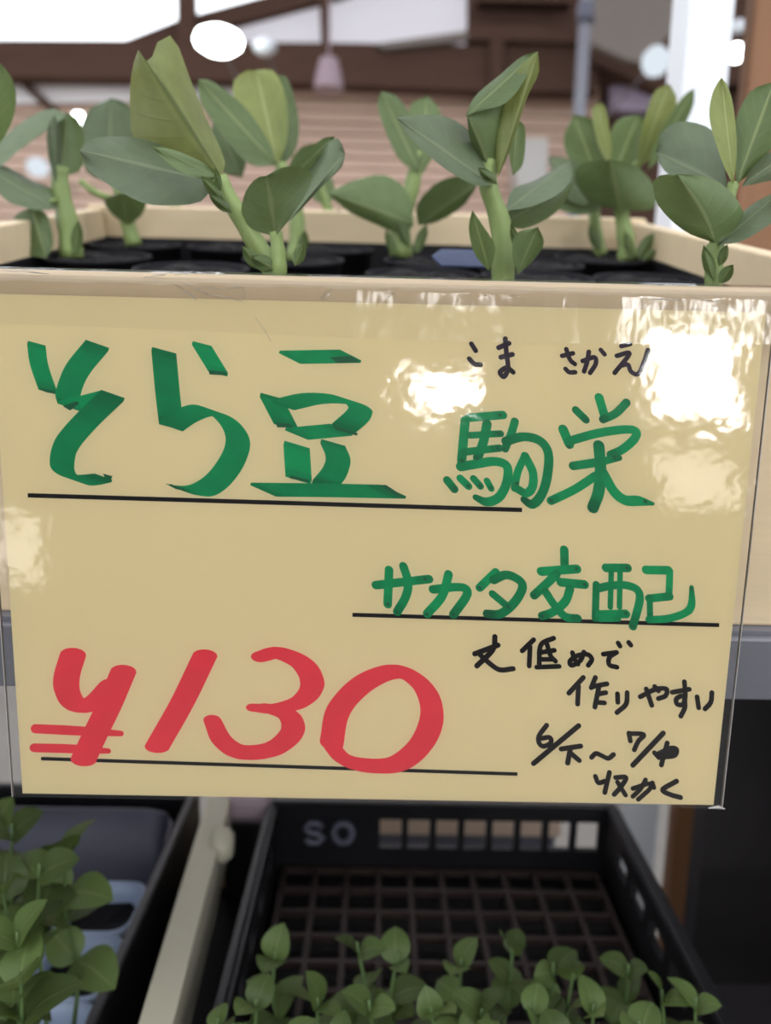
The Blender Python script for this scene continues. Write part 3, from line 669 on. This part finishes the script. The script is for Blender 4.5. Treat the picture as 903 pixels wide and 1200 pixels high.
# behind it
t, p = bean('bean seedling with a fan of three upright leaves', (344, 307)); Y = p.y
stem(t, [(348, 270), (345, 235), (328, 192)], 17, 12, Y, start=p)
leaf(t, L_MID, (324, 193), (232, 93), [(292, 192), (256, 152), (235, 120)], [(314, 165), (286, 125), (250, 96)], Y - .012, -.01)
leaf(t, L_YOUNG_LIT, (325, 193), (300, 82), [(302, 165), (280, 130), (272, 100), (285, 84)], [(336, 165), (336, 120), (322, 84)], Y, 0, -.006, .01)
leaf(t, L_MID, (330, 196), (326, 88), [(318, 160), (314, 110)], [(346, 176), (350, 140), (338, 94)], Y + .01, .01)
leaf(t, L_DARK, (284, 208), (250, 138), [(254, 198), (247, 162)], [(288, 186), (276, 152)], Y + .02, .01)
leaf(t, L_DARK, (345, 218), (378, 165), [(336, 202), (350, 175)], [(366, 206), (380, 182)], Y)
small(t, (352, 298), (358, 270), 12, Y - .008)
t, p = bean('small dark bean seedling by the back board', (390, 287)); Y = p.y
stem(t, [(387, 255), (380, 234), (374, 215)], 12, 9, Y, start=p)
leaf(t, L_DARK, (384, 242), (372, 200), [(366, 232), (362, 212)], [(392, 228), (388, 208)], Y)
small(t, (388, 268), (398, 244), 9, Y - .006)
# centre
t, p = bean('bean seedling with two spreading dark leaves and a narrow upright one', (470, 303)); Y = p.y
stem(t, [(470, 262), (482, 220), (490, 178)], 24, 12, Y, start=p)
leaf(t, L_MID, (491, 202), (446, 107), [(468, 188), (450, 150), (442, 124)], [(497, 172), (486, 145), (466, 114)], Y - .006, -.006)
leaf(t, L_MID, (494, 206), (500, 112), [(480, 165), (480, 125)], [(512, 172), (516, 132)], Y + .01, .01)
leaf(t, L_DARK, (485, 263), (384, 226), [(470, 274), (440, 263), (405, 246)], [(477, 225), (450, 205), (414, 212)], Y - .01, -.04, .01, .012)
leaf(t, L_DARK, (490, 264), (560, 216), [(488, 240), (512, 214), (540, 206)], [(512, 260), (542, 242)], Y - .006, -.03)
for B_, T_, w_ in (((486, 298), (500, 262), 12), ((462, 300), (452, 268), 10), ((480, 290), (462, 250), 12)): small(t, B_, T_, w_, Y - .012)
# thick stem seedling
t, p = bean('bean seedling with thick stem and a tall hooded folded leaf', (590, 330), .10); Y = p.y
stem(t, [(589, 318), (586, 262), (572, 218), (574, 188)], 26, 16, Y, start=p)
leaf(t, L_YOUNG_LIT, (583, 208), (630, 60), [(581, 170), (592, 120), (608, 80)], [(599, 172), (617, 115), (631, 86)], Y - .006, -.006, .004, .01)
leaf(t, L_DARK, (578, 210), (547, 134), [(562, 192), (550, 162)], [(593, 178), (593, 122), (570, 124)], Y, -.012, .012, .006)
leaf(t, L_MID, (545, 137), (629, 60), [(556, 113), (585, 88), (610, 67)], [(566, 129), (592, 121), (613, 96)], Y - .012, .006, .01, -.004)
leaf(t, L_GREY, (577, 217), (464, 138), [(556, 217), (520, 197), (485, 166)], [(573, 182), (546, 150), (520, 136), (490, 135)], Y - .004, -.02, -.006, .02)
leaf(t, L_GREY, (592, 247), (668, 188), [(600, 222), (625, 212), (650, 198)], [(622, 242), (656, 226), (670, 206)], Y, .03, .012, -.008)
leaf(t, L_DARK, (590, 262), (675, 212), [(602, 240), (642, 226)], [(614, 268), (652, 248)], Y + .008, .03)
leaf(t, L_MID, (573, 318), (553, 246), [(580, 290), (564, 262)], [(556, 298), (549, 268)], Y - .012, -.008)
leaf(t, L_DARK, (606, 322), (630, 266), [(600, 300), (604, 274)], [(624, 306), (637, 285)], Y - .012, -.006, -.004, .006)
leaf(t, L_MID, (601, 206), (606, 140), [(596, 180), (597, 150)], [(613, 190), (615, 150)], Y + .02)
for B_, T_, w_ in (((582, 216), (560, 196), 12), ((610, 300), (598, 262), 10)): small(t, B_, T_, w_, Y - .014)
# right of centre
t, p = bean('bean seedling crowned by several upright leaves over one wide dark leaf', (735, 306)); Y = p.y
stem(t, [(733, 280), (727, 245), (718, 195)], 21, 12, Y, start=p)
leaf(t, L_DARK, (726, 247), (714, 187), [(690, 236), (672, 206), (686, 190)], [(764, 245), (768, 222), (746, 195)], Y - .014, -.03, .02, .02)
leaf(t, L_MID, (702, 216), (672, 134), [(674, 198), (660, 165)], [(706, 178), (696, 142)], Y - .004, .0, .006, -.006)
leaf(t, L_YOUNG_LIT, (713, 196), (700, 121), [(701, 170), (693, 130)], [(716, 170), (709, 126)], Y - .012, -.006)
leaf(t, L_MID, (722, 198), (748, 134), [(711, 176), (722, 142)], [(747, 188), (760, 150)], Y + .004, .01)
leaf(t, L_YOUNG_LIT, (746, 198), (784, 98), [(750, 160), (765, 110)], [(777, 172), (793, 120)], Y - .004)
leaf(t, L_MID, (758, 200), (813, 104), [(768, 165), (798, 115)], [(787, 172), (811, 127)], Y - .012, -.006)
leaf(t, L_GREY, (704, 232), (642, 184), [(680, 240), (655, 222)], [(700, 212), (665, 186)], Y + .004, -.02)
leaf(t, L_DARK, (706, 246), (630, 226), [(680, 252), (645, 242)], [(690, 228), (650, 216)], Y + .012, -.03)
stem(t, [(722, 205), (738, 200), (748, 192)], 12, 9, Y, name='leaf_stalk')
for B_, T_, w_ in (((746, 304), (766, 272), 14), ((740, 304), (732, 270), 10), ((752, 306), (768, 292), 10)): small(t, B_, T_, w_, Y - .012)
t, p = bean('slender bean seedling behind the one with several upright leaves', (704, 300)); Y = p.y
stem(t, [(700, 280), (696, 250), (698, 215)], 14, 10, Y, start=p)
leaf(t, L_MID, (698, 240), (680, 200), [(680, 232), (672, 212)], [(704, 226), (696, 206)], Y)
small(t, (702, 296), (690, 262), 12, Y - .008)
# nearest right
t, p = bean('bean seedling with a wide cupped leaf low and a rosette of four above', (838, 340), .07); Y = p.y
stem(t, [(836, 328), (838, 286)], 20, 18, Y, start=p)
stem(t, [(838, 290), (850, 250), (859, 215)], 16, 11, Y, Y + .004, name='upper_stem')
leaf(t, L_DARK, (838, 285), (793, 204), [(802, 271), (771, 241), (765, 213), (775, 205)], [(869, 263), (867, 240), (846, 216), (820, 206)], Y - .01, -.02, .006, .012, [(822, 248)])
leaf(t, L_GREY, (840, 287), (918, 222), [(856, 262), (880, 240), (902, 228)], [(868, 283), (897, 266), (915, 250)], Y - .004, -.02, .012, -.006)
leaf(t, L_YOUNG_LIT, (859, 217), (845, 91), [(846, 190), (831, 140), (835, 108)], [(863, 172), (859, 125), (852, 100)], Y - .002, -.006, -.006, .004)
leaf(t, L_MID, (862, 217), (907, 96), [(861, 180), (862, 140), (880, 106)], [(892, 190), (917, 150), (920, 115)], Y + .002, .0, .006, .012)
leaf(t, L_GREY, (852, 220), (768, 178), [(812, 214), (780, 202)], [(847, 190), (836, 154), (800, 142), (776, 154)], Y + .012, .02)
leaf(t, L_GREY, (868, 219), (925, 178), [(882, 196), (906, 176)], [(892, 214), (918, 206)], Y + .006, .012)
for B_, T_, w_ in (((836, 330), (824, 287), 14), ((842, 332), (859, 310), 14), ((842, 312), (852, 286), 11)): small(t, B_, T_, w_, Y - .010)
# empty-looking pots filling the far row
for j in range(6):
    for k_ in range(5):
        x, Y_ = CW0 + .06 + j * .0765 + .012 * (k_ % 2), .07 + k_ * .079
        if Y_ > .2 and pot_free(x, Y_): pot_at(x, Y_)
# blue plant tag lying between pots
q = soil_px(541, 311, .012)
tg = thing('plant_tag', 'small blue plastic tag lying on the black pots', 'tag', mw=Matrix.Translation(q) @ CM.to_3x3().to_4x4())
V = [(-.013, -.010, 0), (.013, -.010, 0), (.018, 0, .004), (.012, .010, .007), (-.012, .010, .007), (-.018, 0, .004)]
mesh('tag_blade', V + [(x, y, z + .001) for x, y, z in V], [[0, 5, 4, 3, 2, 1], [6, 7, 8, 9, 10, 11]] + [[i, (i + 1) % 6, (i + 1) % 6 + 6, i + 6] for i in range(6)], mat('blue_plastic', srgb(48, 60, 88), .4, .1), tg)

# ================================================================== lower tier
TZ = EYE - .470
# black nursery crate
rimz = EYE - .41
fl, fr_ = at_z(318, 940, rimz), at_z(716, 948, rimz)
cx = (fl.x + fr_.x) / 2; cw = (fr_.x - fl.x); cy1 = (fl.y + fr_.y) / 2; cy0 = cy1 - .56; ch = rimz - LZ
bc = thing('nursery_crate', 'black plastic crate with slotted walls holding a plug tray', 'crate', (cx, cy1, LZ))
h = cw / 2; D = cy1 - cy0
def wall_slots(name, along, span0, span1, fixed0, fixed1, gaps, z0, z1, ztop):
    """wall with real openings: rails above and below, bars between the gaps"""
    parts = []
    def bx(a0, a1, b0, b1): parts.append(boxgeo(a0, a1, fixed0, fixed1, b0, b1) if along == 'x' else boxgeo(fixed0, fixed1, a0, a1, b0, b1))
    bx(span0, span1, 0, z0); bx(span0, span1, z1, ztop); cur = span0
    for g0, g1 in gaps: bx(cur, g0, z0, z1); cur = g1
    bx(cur, span1, z0, z1)
    return mesh(name, *merge(parts), BPLAST, bc)
gaps = []; x = -h + .105
while x < h - .03: gaps.append((x, x + .021)); x += .0272
wall_slots('back_wall', 'x', -h, h, -.006, 0, gaps, ch - .042, ch - .012, ch)
gy = []; y = -D + .03
while y < -.04: gy.append((y, y + .032)); y += .046
wall_slots('side_wall', 'y', -D, -.006, h - .006, h, gy, ch - .034, ch - .016, ch)
wall_slots('side_wall', 'y', -D, -.006, -h, -h + .006, gy, ch - .034, ch - .016, ch)
wall_slots('front_wall', 'x', -h, h, -D - .006, -D, gaps, ch - .042, ch - .012, ch)
box('floor_panel', -h + .006, h - .006, -D, -.006, 0, .004, BPLAST, bc)
box('rim', -h - .004, h + .004, -.004, .004, ch - .003, ch + .004, BPLAST, bc, .001)
box('rim', h - .005, h + .005, -D, -.004, ch - .003, ch + .004, BPLAST, bc, .001); box('rim', -h - .003, -h + .003, -D, -.004, ch - .003, ch + .004, BPLAST, bc, .001)
# embossed pale letters on the far wall, left of the slots
for nm, x0, paths in (('letter_s', -h + .042, [[(-.0075, .004), (-.004, .0005), (.004, .0005), (.0085, .005), (.004, .0085), (-.004, .0095), (-.0085, .0135), (-.004, .018), (.004, .018), (.0075, .0145)]]),
                      ('letter_o', -h + .070, [[(math.sin(a) * .009, .0095 - math.cos(a) * .009) for a in [i * math.pi / 6 for i in range(13)]]])):
    mesh(nm, *merge([tube([(x0 + a, -.008, ch - .037 + b * 1.15) for a, b in P], .0032, 6) for P in paths]), GREYP, bc, True)
# plug tray
pt = thing('plug_tray', 'dark brown plug tray with square cells inside the black crate', 'tray', (cx, cy1 - .012, LZ + .004))
nxc = 10; pit = (cw - .03) / nxc; nyc = 17
parts = []; zt = TZ - LZ - .004
for i in range(nxc + 1):
    xx = -pit * nxc / 2 + i * pit; parts.append(boxgeo(xx - .0023, xx + .0023, -nyc * pit, 0, zt - .006, zt))
for j in range(nyc + 1):
    yy = -j * pit; parts.append(boxgeo(-pit * nxc / 2, pit * nxc / 2, yy - .0023, yy + .0023, zt - .0062, zt - .0002))
parts.append(boxgeo(-pit * nxc / 2, pit * nxc / 2, -nyc * pit, 0, 0, .004))
mesh('cell_grid', *merge(parts), PLUG, pt)
box('soil_bed', -pit * nxc / 2, pit * nxc / 2, -nyc * pit, 0, .004, zt - .014, SOIL, pt)

# left bin with pale pots
bw = at_z(222, 960, rimz); bn = at_z(140, 1200, rimz)
bin_ = thing('black_bin', 'black plastic bin holding pale blue pots of peas', 'bin', (0, 0, LZ))
bx1 = bw.x - .012; bhh = rimz - LZ
for nm, a in (('bin_wall', (bx1, bx1 + .008, -.24, bw.y + .06)), ('bin_wall', (bx1 - .30, bx1 - .292, -.24, bw.y + .06)), ('bin_wall', (bx1 - .292, bx1, bw.y + .052, bw.y + .06))):
    box(nm, *a, 0, bhh, BPLAST, bin_, .002)
box('bin_floor', bx1 - .292, bx1, -.24, bw.y + .052, 0, .004, BPLAST, bin_)
# rounded grey back panel inside the bin
bpx = thing('grey_tub', 'grey plastic tub with rounded edge behind the pea pots', 'tub', (0, 0, LZ + .004))
a, b = at_z(60, 975, rimz - .03), at_z(216, 975, rimz - .03)
ypan = bw.y + .02
pts = [(a.x - .1, ypan), (b.x - .03, ypan), (b.x - .012, ypan - .006), (b.x - .004, ypan - .02), (b.x - .002, ypan - .05)]
V = []; Fc = []
for (x, y) in pts:
    for z in (0, bhh - .008): V.append((x, y, z)); 
for (x, y) in pts:
    for z in (0, bhh - .008): V.append((x - .002, y + .003, z))
n = len(pts) * 2
for i in range(len(pts) - 1):
    Fc.append([2 * i, 2 * i + 2, 2 * i + 3, 2 * i + 1]); Fc.append([n + 2 * i, n + 2 * i + 1, n + 2 * i + 3, n + 2 * i + 2]); Fc.append([2 * i + 1, 2 * i + 3, n + 2 * i + 3, n + 2 * i + 1])
mesh('tub_wall', V, Fc, GREYP, bpx, True)
# pale square pots
def sqpot(c, s, label):
    t = thing('pea_pot', label, 'pot', (c.x, c.y, LZ + .004), 'pale blue pots in the black bin')
    hh = c.z - LZ - .004; V = []; Fc = []; seg = 24
    def ringpt(k, r_): 
        a = 2 * math.pi * k / seg; cc, ss = math.cos(a), math.sin(a); e = .45
        return r_ * math.copysign(abs(cc) ** e, cc), r_ * math.copysign(abs(ss) ** e, ss)
    prof = [(s * .72, 0), (s * .96, hh - .008), (s * 1.04, hh - .008), (s * 1.05, hh), (s * .98, hh + .001), (s * .92, hh - .012), (s * .7, .004)]
    for r_, z in prof:
        for k in range(seg): x, y = ringpt(k, r_); V.append((x, y, z))
    for i in range(len(prof) - 1):
        for k in range(seg): Fc.append([i * seg + k, i * seg + (k + 1) % seg, (i + 1) * seg + (k + 1) % seg, (i + 1) * seg + k])
    o = mesh('pot_wall', V, Fc, POTW, t, True)
    V = [(0, 0, hh - .018)] + [ringpt(k, s * .9) + (hh - .018 + random.uniform(-.002, .002),) for k in range(seg)]
    mesh('soil', V, [[0, 1 + k, 1 + (k + 1) % seg] for k in range(seg)], SOIL, t)
    return t
PZ = rimz - .018
for (px, py) in ((112, 1132), (95, 1218), (-20, 1140), (118, 1062)):
    c_ = at_z(px, py, PZ); c_.x = min(c_.x, bx1 - .0335)
    sqpot(c_, .030, 'pale blue plastic pot of soil in the black bin')
# wooden rail between bin and crate
r0, r1 = at_z(258, 930, rimz + .012), at_z(178, 1215, rimz + .012)
dv = (r0 - r1).normalized(); sv = Vector((dv.y, -dv.x, 0)) * .0105
rl = thing('wooden_rail', 'pale wooden rail lying between the bin and the black crate', 'rail', (0, 0, 0))
e0, e1 = r0 + dv * .05, r1 - dv * .12
V = []
for e in (e0, e1):
    for s_, z in ((-1, 0), (1, 0), (1, -.05), (-1, -.05)): V.append(e + sv * s_ + Vector((0, 0, z)))
mesh('rail_bar', V, [[0, 1, 2, 3], [7, 6, 5, 4], [0, 4, 5, 1], [1, 5, 6, 2], [2, 6, 7, 3], [3, 7, 4, 0]], RAILM, rl)
c = at_z(270, 985, rimz + .01)
mesh('knob', *tube([c + Vector((-.016, 0, -.004)), c + Vector((-.004, 0, -.004)), c + Vector((.002, 0, -.004))], [.015, .015, .010], 16), RAILM, rl, True)
for e in (e0 - dv * .03, e1 + dv * .05):
    mesh('rail_foot', *boxgeo(e.x - .008, e.x + .008, e.y - .01, e.y + .01, LZ, e.z - .049), CREAMD, rl)
c = at_z(285, 958, rimz)
wb = thing('white_block', 'pinkish white rounded block on a black stand behind the end of the rail', 'block', (c.x, c.y, LZ))
box('block_top', -.026, .022, .01, .05, c.z - LZ - .014, c.z - LZ + .014, PINK, wb, .008); box('stand', -.022, .018, .014, .046, 0, c.z - LZ - .0135, BPLAST, wb, .002)
# low cabinet on the ground behind the rack, seen through the crate slots
lc = thing('low_cabinet', 'grey cabinet with cream top board behind the black crate', 'cabinet', (0, 0, 0))
z_ = at_y(500, 974, .62).z
box('body', -.2, .245, .62, .95, 0, z_, GREYP, lc, .003); box('top_board', -.21, .25, .61, .96, z_, z_ + .09, mat('pinkish_board', srgb(215, 190, 170), .6, .06), lc, .003)

# ------------------------------------------------------------------ pea seedlings
def pea_leaf_mesh():
    V = []; uv = []; Fc = []; n, K = 9, 3; cols = 2 * K + 1
    for i in range(n):
        u = i / (n - 1); wd = .46 * math.sin(math.pi * min(1, max(.02, u ** .8))) ** .6
        for c in range(cols):
            s = (c - K) / K
            V.append((s * wd, u, .10 * math.sin(math.pi * u) + .16 * abs(s) * wd - .16 * u * u)); uv.append((u, .5 + s / 2))
    for i in range(n - 1):
        for c in range(cols - 1):
            a = i * cols + c; Fc.append([a, a + 1, a + cols + 1, a + cols])
    o = mesh('leaf', V, Fc, L_PEA, None, True, uv); me = o.data; bpy.data.objects.remove(o); return me
PEA = pea_leaf_mesh()
def pea(base, top, size, label, group, pairs=4, seed=0):
    rng = random.Random(seed); t = thing('pea_seedling', label, 'plant', base, group)
    d = top - base; side = Vector((rng.uniform(-1, 1), rng.uniform(-1, 1), 0)) * d.length * .07
    path = catmull([Vector(), d * .35 + side, d * .7 - side * .5, d], 5)
    mesh('stem', *tube(path, [.0016 - .0007 * i / (len(path) - 1) for i in range(len(path))], 6), PSTEM, t, True)
    a0 = rng.uniform(0, 6.28)
    for k_ in range(pairs):
        f = .42 + .56 * k_ / max(1, pairs - 1); q = path[min(len(path) - 1, int(f * (len(path) - 1)))]
        for sgn in (0, math.pi):
            a = a0 + k_ * 1.57 + sgn + rng.uniform(-.4, .4); el = rng.uniform(-.1, .9) + .35 * (k_ == pairs - 1); s = size * rng.uniform(.75, 1.1) * (1 if k_ < pairs - 1 else .8)
            o = bpy.data.objects.new('leaf', PEA); COL.objects.link(o); o.parent = t
            dirv = Vector((math.cos(a) * math.cos(el), math.sin(a) * math.cos(el), math.sin(el)))
            zax = Vector((0, 0, 1)) - dirv * dirv.z; zax.normalize(); xax = dirv.cross(zax)
            roll_ = rng.uniform(-.6, .6); xa = xax * math.cos(roll_) + zax * math.sin(roll_); za = -xax * math.sin(roll_) + zax * math.cos(roll_)
            M = Matrix((xa * s, dirv * s, za * s)).transposed().to_4x4(); M.translation = q; o.matrix_local = M
    return t
i = 0
front = [(322, 1112, .12), (418, 1104, .125), (466, 1116, .12), (540, 1124, .125), (600, 1106, .13), (648, 1128, .12), (672, 1136, .11), (736, 1130, .12), (775, 1160, .095), (815, 1168, .085), (255, 1192, .08), (300, 1170, .085),
         (372, 1168, .085), (432, 1172, .08), (505, 1180, .08), (565, 1182, .08), (625, 1176, .08), (695, 1176, .08), (748, 1196, .065), (400, 1212, .055), (480, 1214, .055), (590, 1216, .055), (665, 1214, .055), (340, 1212, .055), (850, 1206, .06)]
for (px, py, Y) in front:
    tp = at_y(px, py, Y); bx_ = min(max(tp.x + random.uniform(-.012, .012), cx - h + .02), cx + h - .02)
    b_ = Vector((bx_, Y + random.uniform(-.01, .01), TZ - .012))
    pea(b_, tp, .0245, 'young pea seedling with rounded leaves in the plug tray', 'pea seedlings in the plug tray', 4, i); i += 1
# pale fallen leaf on the cell tray
left = [(14, 965, .14), (46, 1012, .10), (80, 985, .13), (2, 1040, .09), (20, 1092, .06), (24, 1140, .045), (-8, 970, .16), (-18, 1090, .07)]
for (px, py, Y) in left:
    tp = at_y(px, py, Y); b_ = Vector((tp.x - .01, Y + random.uniform(-.01, .012), PZ - .02))
    pea(b_, tp, .033, 'taller pea seedling growing in the black bin', 'pea seedlings in the black bin', 4, i); i += 1
